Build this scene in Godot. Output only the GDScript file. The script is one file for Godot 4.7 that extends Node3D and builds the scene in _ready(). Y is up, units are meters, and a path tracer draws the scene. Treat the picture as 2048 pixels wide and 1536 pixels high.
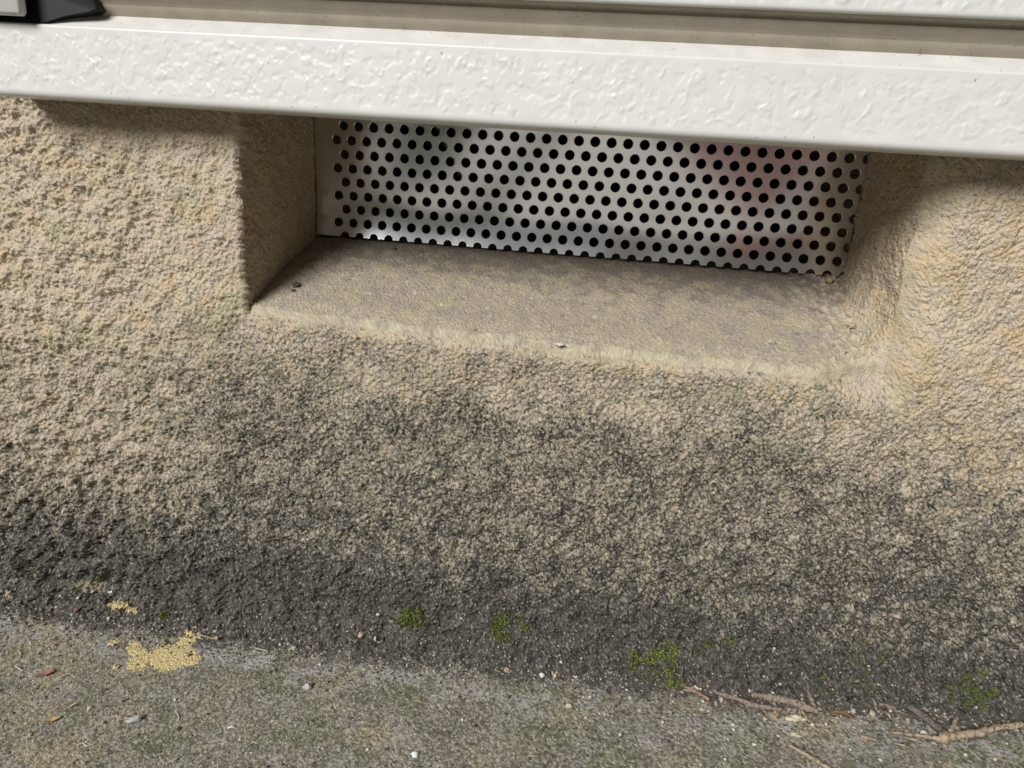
extends Node3D
# Close view of a house foundation: rendered mortar wall with a vent opening, perforated plate,
# white metal siding above, concrete ground below. Lengths in metres.

const RT3 := 1.7320508
const PITCH := 0.008
const HOLE := 0.00232
const XL := -0.0124      # opening, left edge
const XR := 0.2612       # opening, right edge
const ZW := 0.080        # plane of the wall face
const ZT := 0.100        # plane of the white trim face
const TRIM_END := -0.1035

var cam: Camera3D
var eye := Vector3(0.142736, -0.0122916, 0.371428)
var n_grain := FastNoiseLite.new()
var n_cell := FastNoiseLite.new()
var n_small := FastNoiseLite.new()
var n_mid := FastNoiseLite.new()
var n_low := FastNoiseLite.new()
var n_patch := FastNoiseLite.new()
var n_fine := FastNoiseLite.new()
var rng := RandomNumberGenerator.new()
var used := {}


func _ready() -> void:
	rng.seed = 20417
	setup_view()
	setup_noise()
	build_foundation()
	build_ground()
	build_surroundings()
	build_siding()
	build_plate()
	build_moss()
	build_patches()
	build_twigs()
	build_bits()


# ------------------------------------------------------------------ camera, sky, sun

func setup_view() -> void:
	cam = Camera3D.new()
	cam.name = "camera"
	cam.fov = rad_to_deg(2.0 * atan(768.0 / 1420.0))
	cam.near = 0.01
	cam.far = 200.0
	add_child(cam)
	cam.transform = Transform3D(Basis(Vector3.UP, 0.117677) * Basis(Vector3.RIGHT, -0.301648) * Basis(Vector3.BACK, 0.067554), eye)
	cam.current = true
	var sky_mat := ProceduralSkyMaterial.new()
	sky_mat.sky_top_color = Color(0.66, 0.68, 0.70)
	sky_mat.sky_horizon_color = Color(0.74, 0.75, 0.75)
	sky_mat.sky_curve = 0.2
	sky_mat.ground_bottom_color = Color(0.24, 0.23, 0.21)
	sky_mat.ground_horizon_color = Color(0.30, 0.29, 0.27)
	sky_mat.sun_angle_max = 30.0
	var sky := Sky.new()
	sky.sky_material = sky_mat
	var env := Environment.new()
	env.background_mode = Environment.BG_SKY
	env.sky = sky
	env.background_energy_multiplier = 0.13
	env.tonemap_mode = Environment.TONE_MAPPER_LINEAR
	env.tonemap_exposure = 2.9
	env.sdfgi_enabled = true
	env.ssao_enabled = true
	env.ssil_enabled = true
	var we := WorldEnvironment.new()
	we.name = "world_environment"
	we.environment = env
	add_child(we)
	var sun := DirectionalLight3D.new()
	sun.name = "sun"
	sun.light_energy = 0.5
	sun.light_color = Color(1.0, 0.995, 0.99)
	sun.light_angular_distance = 26.0
	sun.shadow_enabled = true
	add_child(sun)
	sun.look_at_from_position(Vector3.ZERO, Vector3(0.50, -0.76, -1.0), Vector3.UP)


func setup_noise() -> void:
	for n in [n_grain, n_cell]:
		n.noise_type = FastNoiseLite.TYPE_CELLULAR
		n.seed = 11
		n.frequency = 0.72
		n.fractal_type = FastNoiseLite.FRACTAL_NONE
		n.cellular_jitter = 1.0
	n_grain.cellular_return_type = FastNoiseLite.RETURN_DISTANCE
	n_cell.cellular_return_type = FastNoiseLite.RETURN_CELL_VALUE
	set_noise(n_small, 21, 0.42, 2)
	set_noise(n_mid, 31, 0.10, 3)
	set_noise(n_low, 41, 0.016, 2)
	set_noise(n_patch, 51, 0.035, 3)
	set_noise(n_fine, 61, 0.95, 2)


func set_noise(n: FastNoiseLite, s: int, f: float, oct: int) -> void:
	n.noise_type = FastNoiseLite.TYPE_SIMPLEX_SMOOTH
	n.seed = s
	n.frequency = f
	n.fractal_type = FastNoiseLite.FRACTAL_FBM if oct > 1 else FastNoiseLite.FRACTAL_NONE
	n.fractal_octaves = oct


# ------------------------------------------------------------------ small helpers

func numbered(called: String) -> String:
	if not used.has(called):
		used[called] = 0
		return called
	used[called] += 1
	return "%s_%03d" % [called, used[called]]


func tag(o: Node3D, label: String, category: String, group := "") -> void:
	o.set_meta("label", label)
	o.set_meta("category", category)
	if group != "":
		o.set_meta("group", group)


func thing(called: String, label: String, category: String, at := Vector3.ZERO, group := "") -> Node3D:
	var o := Node3D.new()
	o.name = numbered(called)
	add_child(o)
	o.position = at
	tag(o, label, category, group)
	return o


func put(called: String, mesh: Mesh, m: Material, parent: Node = null) -> MeshInstance3D:
	var o := MeshInstance3D.new()
	o.mesh = mesh
	o.material_override = m
	if parent == null:
		o.name = numbered(called)
		add_child(o)
	else:
		o.name = called
		parent.add_child(o, true)
	return o


func mat(c: Color, rough := 0.8, metal := 0.0, vertex := false) -> StandardMaterial3D:
	var m := StandardMaterial3D.new()
	m.albedo_color = c.linear_to_srgb()
	m.roughness = rough
	m.metallic = metal
	m.vertex_color_use_as_albedo = vertex
	return m


func noise_tex(s: int, f: float, oct: int, cells := false, size := 512) -> NoiseTexture2D:
	var t := NoiseTexture2D.new()
	t.width = size
	t.height = size
	t.seamless = true
	var n := FastNoiseLite.new()
	set_noise(n, s, f, oct)
	if cells:
		n.noise_type = FastNoiseLite.TYPE_CELLULAR
		n.cellular_return_type = FastNoiseLite.RETURN_DISTANCE
	t.noise = n
	return t


func gritty(rough: float, tile: float, depth_cm: float, tex: Texture2D, vertex := true) -> StandardMaterial3D:
	var m := mat(Color(1, 1, 1), rough, 0.0, vertex)
	m.uv1_triplanar = true
	m.uv1_world_triplanar = true
	m.uv1_scale = Vector3.ONE / tile
	m.heightmap_enabled = true
	m.heightmap_texture = tex
	m.heightmap_scale = depth_cm
	return m


func mixc(a: Color, b: Color, t: float) -> Color:
	return a.lerp(b, clampf(t, 0.0, 1.0))


# Grid of nx by ny vertices, seen with i to the right and j downwards; cells flagged in skip are left out.
# ghost: positions just past one side ("left", "right" or "bottom"), so that the shading joins the next surface.
func grid_mesh(nx: int, ny: int, p: PackedVector3Array, c: PackedColorArray, skip := PackedByteArray(), ghost := PackedVector3Array(), ghost_side := "") -> ArrayMesh:
	var nrm := PackedVector3Array()
	nrm.resize(nx * ny)
	for j in ny:
		var j0 := maxi(j - 1, 0) * nx
		var j1 := mini(j + 1, ny - 1) * nx
		var row := j * nx
		for i in nx:
			var i0 := maxi(i - 1, 0)
			var i1 := mini(i + 1, nx - 1)
			nrm[row + i] = (p[j1 + i] - p[j0 + i]).cross(p[row + i1] - p[row + i0]).normalized()
		if ghost_side == "left":
			nrm[row] = (p[j1] - p[j0]).cross(p[row + 1] - ghost[j]).normalized()
		elif ghost_side == "right":
			nrm[row + nx - 1] = (p[j1 + nx - 1] - p[j0 + nx - 1]).cross(ghost[j] - p[row + nx - 2]).normalized()
	if ghost_side == "bottom":
		for i in nx:
			var row := (ny - 1) * nx + i
			nrm[row] = (ghost[i] - p[row - nx]).cross(p[row - i + mini(i + 1, nx - 1)] - p[row - i + maxi(i - 1, 0)]).normalized()
	var idx := PackedInt32Array()
	idx.resize((nx - 1) * (ny - 1) * 6)
	var k := 0
	var has_skip := skip.size() > 0
	for j in ny - 1:
		for i in nx - 1:
			var a := j * nx + i
			if has_skip and skip[a] == 1:
				continue
			idx[k] = a
			idx[k + 1] = a + 1
			idx[k + 2] = a + nx + 1
			idx[k + 3] = a
			idx[k + 4] = a + nx + 1
			idx[k + 5] = a + nx
			k += 6
	idx.resize(k)
	var arr := []
	arr.resize(Mesh.ARRAY_MAX)
	arr[Mesh.ARRAY_VERTEX] = p
	arr[Mesh.ARRAY_NORMAL] = nrm
	if c.size() > 0:
		arr[Mesh.ARRAY_COLOR] = c
	arr[Mesh.ARRAY_INDEX] = idx
	var mesh := ArrayMesh.new()
	mesh.add_surface_from_arrays(Mesh.PRIMITIVE_TRIANGLES, arr)
	return mesh


func steps(from: float, to: float, d: float) -> PackedFloat32Array:
	var a := PackedFloat32Array()
	var n := maxi(1, roundi(absf(to - from) / d))
	for k in n:
		a.append(lerpf(from, to, float(k) / n))
	return a


func box(st: SurfaceTool, lo: Vector3, hi: Vector3, bev := 0.0) -> void:
	# box with chamfered edges
	var b := bev
	var c := (lo + hi) / 2.0
	var h := (hi - lo) / 2.0
	var pts := []
	for sx in [-1, 1]:
		for sy in [-1, 1]:
			for sz in [-1, 1]:
				var s := Vector3(sx, sy, sz)
				pts.append(c + s * (h - Vector3(0, b, b)))
				pts.append(c + s * (h - Vector3(b, 0, b)))
				pts.append(c + s * (h - Vector3(b, b, 0)))
	hull_faces(st, pts, c, b)


func hull_faces(st: SurfaceTool, pts: Array, c: Vector3, b: float) -> void:
	var id := func(sx: int, sy: int, sz: int, k: int) -> int: return (sx * 4 + sy * 2 + sz) * 3 + k
	var quads := []
	for a in 3:
		for s in 2:
			var q := []
			for uv in [[0, 0], [1, 0], [1, 1], [0, 1]]:
				var v := [0, 0, 0]
				v[a] = s
				v[(a + 1) % 3] = uv[0]
				v[(a + 2) % 3] = uv[1]
				q.append(id.call(v[0], v[1], v[2], a))
			quads.append(q)
	if b > 0.0:
		for a in 3:
			for uv in [[0, 0], [1, 0], [1, 1], [0, 1]]:
				var v0 := [0, 0, 0]
				v0[(a + 1) % 3] = uv[0]
				v0[(a + 2) % 3] = uv[1]
				var v1 := v0.duplicate()
				v1[a] = 1
				quads.append([id.call(v0[0], v0[1], v0[2], (a + 1) % 3), id.call(v1[0], v1[1], v1[2], (a + 1) % 3), id.call(v1[0], v1[1], v1[2], (a + 2) % 3), id.call(v0[0], v0[1], v0[2], (a + 2) % 3)])
		for k in 8:
			quads.append([k * 3, k * 3 + 1, k * 3 + 2])
	for q in quads:
		var m := Vector3.ZERO
		for i in q:
			m += pts[i]
		m /= q.size()
		var nn: Vector3 = (pts[q[1]] - pts[q[0]]).cross(pts[q[2]] - pts[q[0]])
		var order: Array = q.duplicate()
		if nn.dot(m - c) > 0.0:
			order.reverse()
		for t in order.size() - 2:
			for i in [order[0], order[t + 1], order[t + 2]]:
				st.add_vertex(pts[i])


# Flat outline in x and y given thickness from z0 (back) to z1 (front).
func extrude(st: SurfaceTool, q: PackedVector2Array, z0: float, z1: float) -> void:
	if Geometry2D.is_polygon_clockwise(q):
		q.reverse()
	var tris := Geometry2D.triangulate_polygon(q)
	for k in range(0, tris.size(), 3):
		var a := q[tris[k]]
		var b := q[tris[k + 1]]
		var c := q[tris[k + 2]]
		if (b - a).cross(c - a) > 0.0:
			var h := b
			b = c
			c = h
		for v in [a, b, c]:
			st.add_vertex(Vector3(v.x, v.y, z1))
		for v in [a, c, b]:
			st.add_vertex(Vector3(v.x, v.y, z0))
	for k in q.size():
		var a := q[k]
		var b := q[(k + 1) % q.size()]
		for v in [Vector3(a.x, a.y, z1), Vector3(b.x, b.y, z0), Vector3(b.x, b.y, z1), Vector3(a.x, a.y, z1), Vector3(a.x, a.y, z0), Vector3(b.x, b.y, z0)]:
			st.add_vertex(v)


func tri_tool() -> SurfaceTool:
	var st := SurfaceTool.new()
	st.begin(Mesh.PRIMITIVE_TRIANGLES)
	return st


func flat_mesh(st: SurfaceTool) -> ArrayMesh:
	st.generate_normals()
	return st.commit()


# Pixel of the photograph (2048 x 1536) to a direction from the camera.
func ray(px: float, py: float) -> Vector3:
	return cam.transform.basis * Vector3((px - 1024.0) / 1420.0, -(py - 768.0) / 1420.0, -1.0)


# Where that direction meets the ground.
func on_ground(px: float, py: float) -> Vector3:
	var d := ray(px, py)
	var p := eye
	var y := -0.244
	for k in 8:
		p = eye + d * ((y - eye.y) / d.y)
		y = ground_y(p.x, p.z)
	return Vector3(p.x, y, p.z)


# Where it meets the wall face or the dirt at its foot.
func on_wall(px: float, py: float) -> Vector3:
	var d := ray(px, py)
	var z := ZW
	var p := eye
	for k in 8:
		p = eye + d * ((z - eye.z) / d.z)
		z = wall_z(p.x, p.y)
	return Vector3(p.x, p.y, z)


# Where it meets the sill.
func on_sill(px: float, py: float) -> Vector3:
	var d := ray(px, py)
	var p := eye
	for k in 320:
		var z := 0.080 - k * 0.00025
		p = eye + d * ((z - eye.z) / d.z)
		if p.y <= sill_y(p.x, z) + 0.0004:
			break
	return p


func on_either(px: float, py: float) -> Vector3:
	var a := on_wall(px, py)
	var b := on_ground(px, py)
	return a if a.distance_to(eye) < b.distance_to(eye) else b


# ------------------------------------------------------------------ shapes of wall and ground

# Crumbled edge: how far the arris of the opening wanders sideways.
func ragged(x: float, y: float) -> float:
	var v := y * 1000.0
	var a := (0.0012 * n_mid.get_noise_2d(40.0, v * 0.8) + 0.0009 * n_small.get_noise_2d(70.0, v)) * exp(-absf(x - XL) / 0.006)
	return a + 0.0018 * n_patch.get_noise_2d(140.0, v) * exp(-absf(x - XR) / 0.014)


func sill_front(x: float) -> float:
	var t := clampf((x - XL) / (XR - XL), 0.0, 1.0)
	return -0.0844 - 0.0042 * sin(t * 2.0) + 0.0004 * n_mid.get_noise_2d(x * 1000.0, 77.0)


func relief(u: float, v: float, rough: float) -> float:
	# coarse thrown-on mortar: rounded grains over lumps, millimetres in, metres out
	var g := -n_grain.get_noise_2d(u, v) - 0.35
	return (0.50 * maxf(g, -0.25) + (0.72 + 0.4 * rough) * n_small.get_noise_2d(u, v) + 0.72 * n_fine.get_noise_2d(u, v) + (1.0 + 2.3 * rough) * n_mid.get_noise_2d(u, v)) * 0.001


# Rounding of the opening's edges: crisp at the left, worn round at the right.
func arris_radius(x: float) -> float:
	return lerpf(0.0024, 0.014, smoothstep(XR - 0.035, XR, x))


func wall_z(x: float, y: float) -> float:
	var u := x * 1000.0
	var v := y * 1000.0
	var rough := clampf((-x - 0.0) / 0.10, 0.0, 1.0) * 0.6 + clampf((-y - 0.10) / 0.10, 0.0, 1.0) * 0.55
	var edge := maxf(maxf(XL - x, x - XR), 0.0) + maxf(sill_front(x) - y, 0.0)
	var z := ZW + relief(u, v, rough) * clampf(edge / 0.004, 0.0, 1.0) + 0.0022 * n_low.get_noise_2d(u, v)
	# dirt fillet at the foot
	var foot := clampf((-0.214 + 0.045 * clampf(x, -0.1, 0.35) - y + 0.004 * n_patch.get_noise_2d(u, 5.0)) / 0.030, 0.0, 1.6)
	z += 0.0075 * foot * foot
	# rounded arrises of the opening
	var sy := sill_front(x)
	if y < 0.03:
		var dx := maxf(maxf(XL - x, x - XR), 0.0)
		var dy := maxf(sy - y, 0.0)
		var d := sqrt(dx * dx + dy * dy)
		var r := arris_radius(x)
		if d < r:
			var t := 1.0 - d / r
			z -= r * 0.8 * t * t
	return z


func ground_y(x: float, z: float) -> float:
	var u := x * 1000.0
	var v := z * 1000.0 + 900.0
	var y := -0.2440 + 0.043 * (x - 0.06) - 0.012 * (z - 0.09)
	if x < 0.0:
		y += 0.18 * minf(x * x, 0.05)
	if x < -0.5 or x > 0.8 or z > 0.8:
		return y
	var g := -n_grain.get_noise_2d(u * 1.25, v * 1.25) - 0.3
	y += (0.22 * maxf(g, -0.15) + 0.14 * n_small.get_noise_2d(u, v) + 0.15 * n_fine.get_noise_2d(u, v) + 0.45 * n_mid.get_noise_2d(u * 0.5, v * 0.5)) * 0.001
	# loose soil against the wall
	var near := clampf((0.101 + 0.004 * n_patch.get_noise_2d(u, v) - z) / 0.018, 0.0, 1.0)
	y += near * near * (0.0012 + 0.0022 * n_mid.get_noise_2d(u * 2.2, v * 2.2) + 0.0012 * n_small.get_noise_2d(u, v))
	return y


# Share of the wall that black growth and splashed dirt cover.
func stain_share(x: float, y: float) -> float:
	var a := -y * 1000.0
	var u := x * 1000.0
	var wander := 9.0 * n_patch.get_noise_2d(u * 0.5, 12.0) + 10.0 * n_patch.get_noise_2d(u * 1.3, a * 0.5)
	var above := (y + 0.244 - 0.043 * (x - 0.06)) * 1000.0 + wander
	# black band just over the ground, deepest at the corner end
	var deep := lerpf(70.0, 38.0, smoothstep(-0.13, 0.06, x))
	deep = lerpf(deep, 26.0, smoothstep(0.10, 0.34, x))
	var s := 0.60 * (1.0 - smoothstep(deep * 0.30, deep * 1.30, above))
	# grey weathering over the middle
	var b := a + wander
	var left := 0.20 * smoothstep(90.0, 140.0, b) + 0.14 * smoothstep(150.0, 185.0, b)
	var mid := 0.22 * smoothstep(82.0, 96.0, b) + 0.32 * smoothstep(96.0, 130.0, b) + 0.10 * smoothstep(150.0, 190.0, b)
	var right := 0.12 * smoothstep(82.0, 112.0, b) + 0.38 * smoothstep(104.0, 145.0, b) + 0.20 * smoothstep(145.0, 185.0, b)
	var w := lerpf(left, mid, smoothstep(-0.085, -0.01, x))
	return s + lerpf(w, right, smoothstep(0.20, 0.28, x))


const BEIGE := Color(0.46, 0.385, 0.27)
const PINKISH := Color(0.46, 0.37, 0.275)
const OCHRE := Color(0.46, 0.355, 0.215)
const GREYISH := Color(0.40, 0.355, 0.29)
const ALGAE := Color(0.30, 0.285, 0.165)
const SOOT := Color(0.040, 0.036, 0.031)
const SOIL := Color(0.052, 0.046, 0.039)
const QUARTZ_GLINT := Color(0.62, 0.58, 0.52)


func mortar(u: float, v: float) -> Color:
	var p := n_patch.get_noise_2d(u, v + 300.0)
	var q := n_patch.get_noise_2d(u + 700.0, v)
	var c := mixc(BEIGE, PINKISH, 0.5 + 1.6 * p)
	c = mixc(c, OCHRE, 1.4 * q + 0.35 * smoothstep(180.0, 300.0, u))
	c = mixc(c, GREYISH, 0.9 * n_mid.get_noise_2d(u + 90.0, v) + 0.15)
	var f := n_fine.get_noise_2d(u, v)
	c = c * (1.0 + 0.05 * n_cell.get_noise_2d(u, v) + 0.16 * f)
	if n_fine.get_noise_2d(u * 1.3 + 800.0, v * 1.3) < -0.50:  # dark dots painted as the shade in tiny pits
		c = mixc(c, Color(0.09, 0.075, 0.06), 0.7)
	return c


func stained(c: Color, u: float, v: float, share: float, dark: Color) -> Color:
	if share < 0.005:
		return c
	var f := n_fine.get_noise_2d(u * 0.8 + 50.0, v * 0.8)
	var n := 0.5 + 0.20 * n_cell.get_noise_2d(u, v + 55.0) + 0.52 * f + 0.36 * n_small.get_noise_2d(u * 0.8 + 31.0, v * 0.8 + 7.0) + 0.22 * n_mid.get_noise_2d(u, v + 60.0) + 0.25 * n_patch.get_noise_2d(u * 1.4, v * 1.4)
	var t := share * 1.25 - 0.10
	c = mixc(c, Color(0.215, 0.195, 0.148) * (1.0 + 0.6 * f), smoothstep(n - 0.62, n - 0.05, t) * 0.85)
	return mixc(c, dark * (1.0 + 1.7 * f + 0.7 * n_cell.get_noise_2d(u, v) + 0.6 * n_mid.get_noise_2d(u, v)), smoothstep(n - 0.22, n + 0.38, t) * 0.92)


func wall_color(x: float, y: float) -> Color:
	var u := x * 1000.0
	var v := y * 1000.0
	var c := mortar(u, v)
	var share := stain_share(x, y)
	# thin green growth on patches
	var green := n_patch.get_noise_2d(u * 0.8 + 40.0, v * 0.8 + 500.0) * 2.0 + 0.10 - absf(y + 0.105) * 8.0
	if green > 0.0 and x < 0.28:
		c = mixc(c, ALGAE, green * clampf(0.55 + 1.6 * n_small.get_noise_2d(u, v), 0.0, 1.0))
	c = stained(c, u, v, share, SOOT)
	# pale specks: sand grains, and glints painted in as colour
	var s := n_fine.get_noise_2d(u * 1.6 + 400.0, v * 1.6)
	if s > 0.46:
		c = mixc(c, QUARTZ_GLINT * 0.75, clampf((s - 0.46) * 4.0, 0.0, 0.7))
	return c


# ------------------------------------------------------------------ foundation wall

func build_foundation() -> void:
	var t := thing("foundation_wall", "rough beige mortar foundation wall with vent opening, black growth towards its foot", "wall", Vector3.ZERO)
	var grit := noise_tex(5, 0.10, 3, true)
	var m := gritty(0.9, 0.045, 0.06, grit)
	var xs := PackedFloat32Array()
	xs.append_array(steps(-0.70, -0.26, 0.006))
	xs.append_array(steps(-0.26, -0.17, 0.0018))
	xs.append_array(steps(-0.17, XL, 0.0005))
	var il := xs.size()
	xs.append_array(steps(XL, XR, 0.0005))
	var ir := xs.size()
	xs.append_array(steps(XR, 0.375, 0.0005))
	xs.append_array(steps(0.375, 0.46, 0.0018))
	xs.append_array(steps(0.46, 1.1, 0.006))
	xs.append(1.1)
	var ys := PackedFloat32Array()
	ys.append_array(steps(0.08, 0.02, 0.01))
	var jt := ys.size()
	ys.append_array(steps(0.02, 0.005, 0.003))
	ys.append_array(steps(0.005, -0.086, 0.0005))
	var jb := ys.size()
	ys.append_array(steps(-0.086, -0.262, 0.00048))
	ys.append_array(steps(-0.262, -0.32, 0.004))
	ys.append(-0.32)
	var nx := xs.size()
	var ny := ys.size()
	var p := PackedVector3Array()
	var c := PackedColorArray()
	var skip := PackedByteArray()
	p.resize(nx * ny)
	c.resize(nx * ny)
	skip.resize(nx * ny)
	for i in nx:
		var x := xs[i]
		var shift := sill_front(x) + 0.086
		for j in ny:
			var k := j * nx + i
			var y := ys[j] + shift * (1.0 - clampf(absf(ys[j] + 0.086) / 0.06, 0.0, 1.0))
			var inside := j >= jt and j < jb and i >= il and i < ir
			if inside:
				skip[k] = 1
			if inside and j > jt and j < jb - 2 and i > il + 2 and i < ir - 2:
				p[k] = Vector3(x, y, ZW)
				continue
			var rag := ragged(x, y) if i > il - 80 and i < ir + 120 else 0.0
			p[k] = Vector3(x + rag, y, wall_z(x, y))
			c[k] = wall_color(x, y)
	for j in range(jt, jb):
		p[j * nx + il + 1] = p[j * nx + il] + Vector3(0.0002, 0, -0.0008)
		p[j * nx + ir - 1] = p[j * nx + ir] + Vector3(-0.0002, 0, -0.0008)
	for i in range(il + 1, ir):
		p[(jb - 1) * nx + i] = p[jb * nx + i] + Vector3(0, 0.0003, -0.0008)
	put("wall_face", grid_mesh(nx, ny, p, c, skip), m, t)

	# jambs and sill start on the rim of the face
	var zs := steps(0.0, 0.080, 0.0006)
	zs.append_array(steps(0.080, 0.20, 0.01))
	zs.append(0.20)
	var nz := zs.size()
	var nj := jb - jt + 1
	for side in 2:
		var jp := PackedVector3Array()
		var jc := PackedColorArray()
		var jg := PackedVector3Array()
		jp.resize(nz * nj)
		jc.resize(nz * nj)
		for j in nj:
			var rim: Vector3 = p[(jt + j) * nx + (il if side == 0 else ir)]
			jg.append(p[(jt + j) * nx + (il - 1 if side == 0 else ir + 1)])
			for k in nz:
				var depth := zs[k]
				var z := lerpf(rim.z, ZW - 0.8 * arris_radius(rim.x), clampf(depth / 0.006, 0.0, 1.0)) - depth
				var e := clampf(depth / 0.0025, 0.0, 1.0)
				var u := rim.y * 1000.0 + (300.0 if side == 0 else 900.0)
				var v := z * 1000.0
				var d := relief(u, v, 0.0) * 0.75 + 0.0012 * n_patch.get_noise_2d(u, v)
				var x := lerpf(rim.x, XL if side == 0 else XR, clampf(depth / 0.012, 0.0, 1.0)) + (e * d if side == 0 else -e * d)
				if side == 1:
					# mortar smeared into the corner with the sill
					var above := rim.y - sill_y(x, z)
					if z > 0.006:
						x -= e * 0.006 * clampf(1.0 - above / 0.020, 0.0, 1.0) ** 2 * clampf((z - 0.006) / 0.02, 0.0, 1.0)
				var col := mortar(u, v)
				var at := (j * nz + k) if side == 0 else (j * nz + nz - 1 - k)
				jp[at] = Vector3(x, rim.y, z)
				jc[at] = col
		put("jamb", grid_mesh(nz, nj, jp, jc, PackedByteArray(), jg, "left" if side == 0 else "right"), m, t)

	var nsx := ir - il + 1
	var sp := PackedVector3Array()
	var sc := PackedColorArray()
	var sg := PackedVector3Array()
	sp.resize(nz * nsx)
	sc.resize(nz * nsx)
	for i in nsx:
		var rim: Vector3 = p[jb * nx + il + i]
		sg.append(p[(jb + 1) * nx + il + i])
		for k in nz:
			var depth := zs[k]
			var z := lerpf(rim.z, ZW - 0.8 * arris_radius(rim.x), clampf(depth / 0.006, 0.0, 1.0)) - depth
			var e := clampf(depth / 0.0025, 0.0, 1.0)
			var mid := (XL + XR) / 2.0
			var x := mid + (rim.x - mid) * (1.0 + 0.05 * e)
			var u := x * 1000.0
			var v := z * 1000.0 - 640.0
			var d := relief(u * 1.3, v * 1.3, 0.0) * 0.33
			# smeared lumps at the right-hand end
			var lump := clampf((x - 0.225) / 0.03, 0.0, 1.0) * maxf(0.0, n_mid.get_noise_2d(u * 1.6, v * 1.6) + 0.1)
			var y := lerpf(rim.y, sill_y(x, z) + d + lump * 0.0035, e)
			var dust := mixc(Color(0.33, 0.28, 0.215), Color(0.35, 0.305, 0.21), 0.5 + 2.0 * n_patch.get_noise_2d(u + 60.0, v))
			dust = mixc(dust, Color(0.28, 0.245, 0.205), 1.2 * n_mid.get_noise_2d(u * 0.7, v * 0.7 + 33.0) + 0.2)
			dust = dust * (1.0 + 0.30 * n_fine.get_noise_2d(u, v) + 0.22 * n_small.get_noise_2d(u, v))
			var cv := n_cell.get_noise_2d(u, v)
			if cv > 0.992:
				dust = mixc(dust, QUARTZ_GLINT, 0.5)
			elif cv < -0.98:
				dust = mixc(dust, SOOT, 0.45)
			# worn arris: bare pale mortar in scraps
			var worn := clampf(1.0 - depth / 0.016, 0.0, 1.0) * (0.6 + 0.7 * n_small.get_noise_2d(u, v) + 1.0 * n_mid.get_noise_2d(u, v))
			var col := mixc(dust, Color(0.44, 0.39, 0.28) * (1.0 + 0.4 * n_fine.get_noise_2d(u, v)), worn)
			# brown grime caught in blotches below the plate
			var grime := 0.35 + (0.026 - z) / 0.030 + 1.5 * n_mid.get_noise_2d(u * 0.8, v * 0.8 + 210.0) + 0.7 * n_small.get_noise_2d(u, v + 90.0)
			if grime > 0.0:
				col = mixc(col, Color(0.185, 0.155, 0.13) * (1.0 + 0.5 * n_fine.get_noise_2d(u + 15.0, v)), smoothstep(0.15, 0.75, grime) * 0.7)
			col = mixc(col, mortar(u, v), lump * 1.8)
			if k == 0:
				col = c[jb * nx + il + i].lerp(col, 0.5)
			var at := (nz - 1 - k) * nsx + i
			sp[at] = Vector3(x, y, z)
			sc[at] = col
	put("sill", grid_mesh(nsx, nz, sp, sc, PackedByteArray(), sg, "bottom"), m, t)

	# head of the opening and the dark space under the floor
	var dark := mat(Color(0.27, 0.25, 0.22), 0.95)
	var st := tri_tool()
	box(st, Vector3(XL - 0.02, 0.020, -0.13), Vector3(XR + 0.02, 0.060, 0.0785))
	put("lintel", flat_mesh(st), mat(BEIGE, 0.95), t)
	st = tri_tool()
	for b in [[Vector3(-0.3, -0.40, -0.62), Vector3(0.6, 0.30, -0.60)], [Vector3(-0.32, -0.40, -0.60), Vector3(-0.30, 0.30, -0.13)], [Vector3(0.60, -0.40, -0.60), Vector3(0.62, 0.30, -0.13)], [Vector3(-0.3, 0.28, -0.60), Vector3(0.6, 0.30, -0.13)], [Vector3(-0.3, -0.40, -0.60), Vector3(0.6, -0.38, -0.13)],
			[Vector3(-0.3, -0.40, -0.13), Vector3(XL - 0.003, 0.30, -0.12)], [Vector3(XR + 0.003, -0.40, -0.13), Vector3(0.6, 0.30, -0.12)], [Vector3(XL - 0.003, 0.0601, -0.13), Vector3(XR + 0.003, 0.30, -0.12)], [Vector3(XL - 0.003, -0.40, -0.13), Vector3(XR + 0.003, -0.065, -0.12)]]:
		box(st, b[0], b[1])
	var ext := tri_tool()
	box(ext, Vector3(1.1, -0.32, -0.1), Vector3(4.0, 0.08, ZW))
	put("plain_end", flat_mesh(ext), mat(BEIGE, 0.95), t)
	put("underfloor_lining", flat_mesh(st), dark, t)


func sill_y(x: float, z: float) -> float:
	if z < 0.0:
		return -0.0569 + 0.02 * z * 0.0
	var f := sill_front(x)
	var t := clampf(z / ZW, 0.0, 1.0)
	return lerpf(-0.0569, f + 0.0016, pow(t, 1.15))


# ------------------------------------------------------------------ ground

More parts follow.
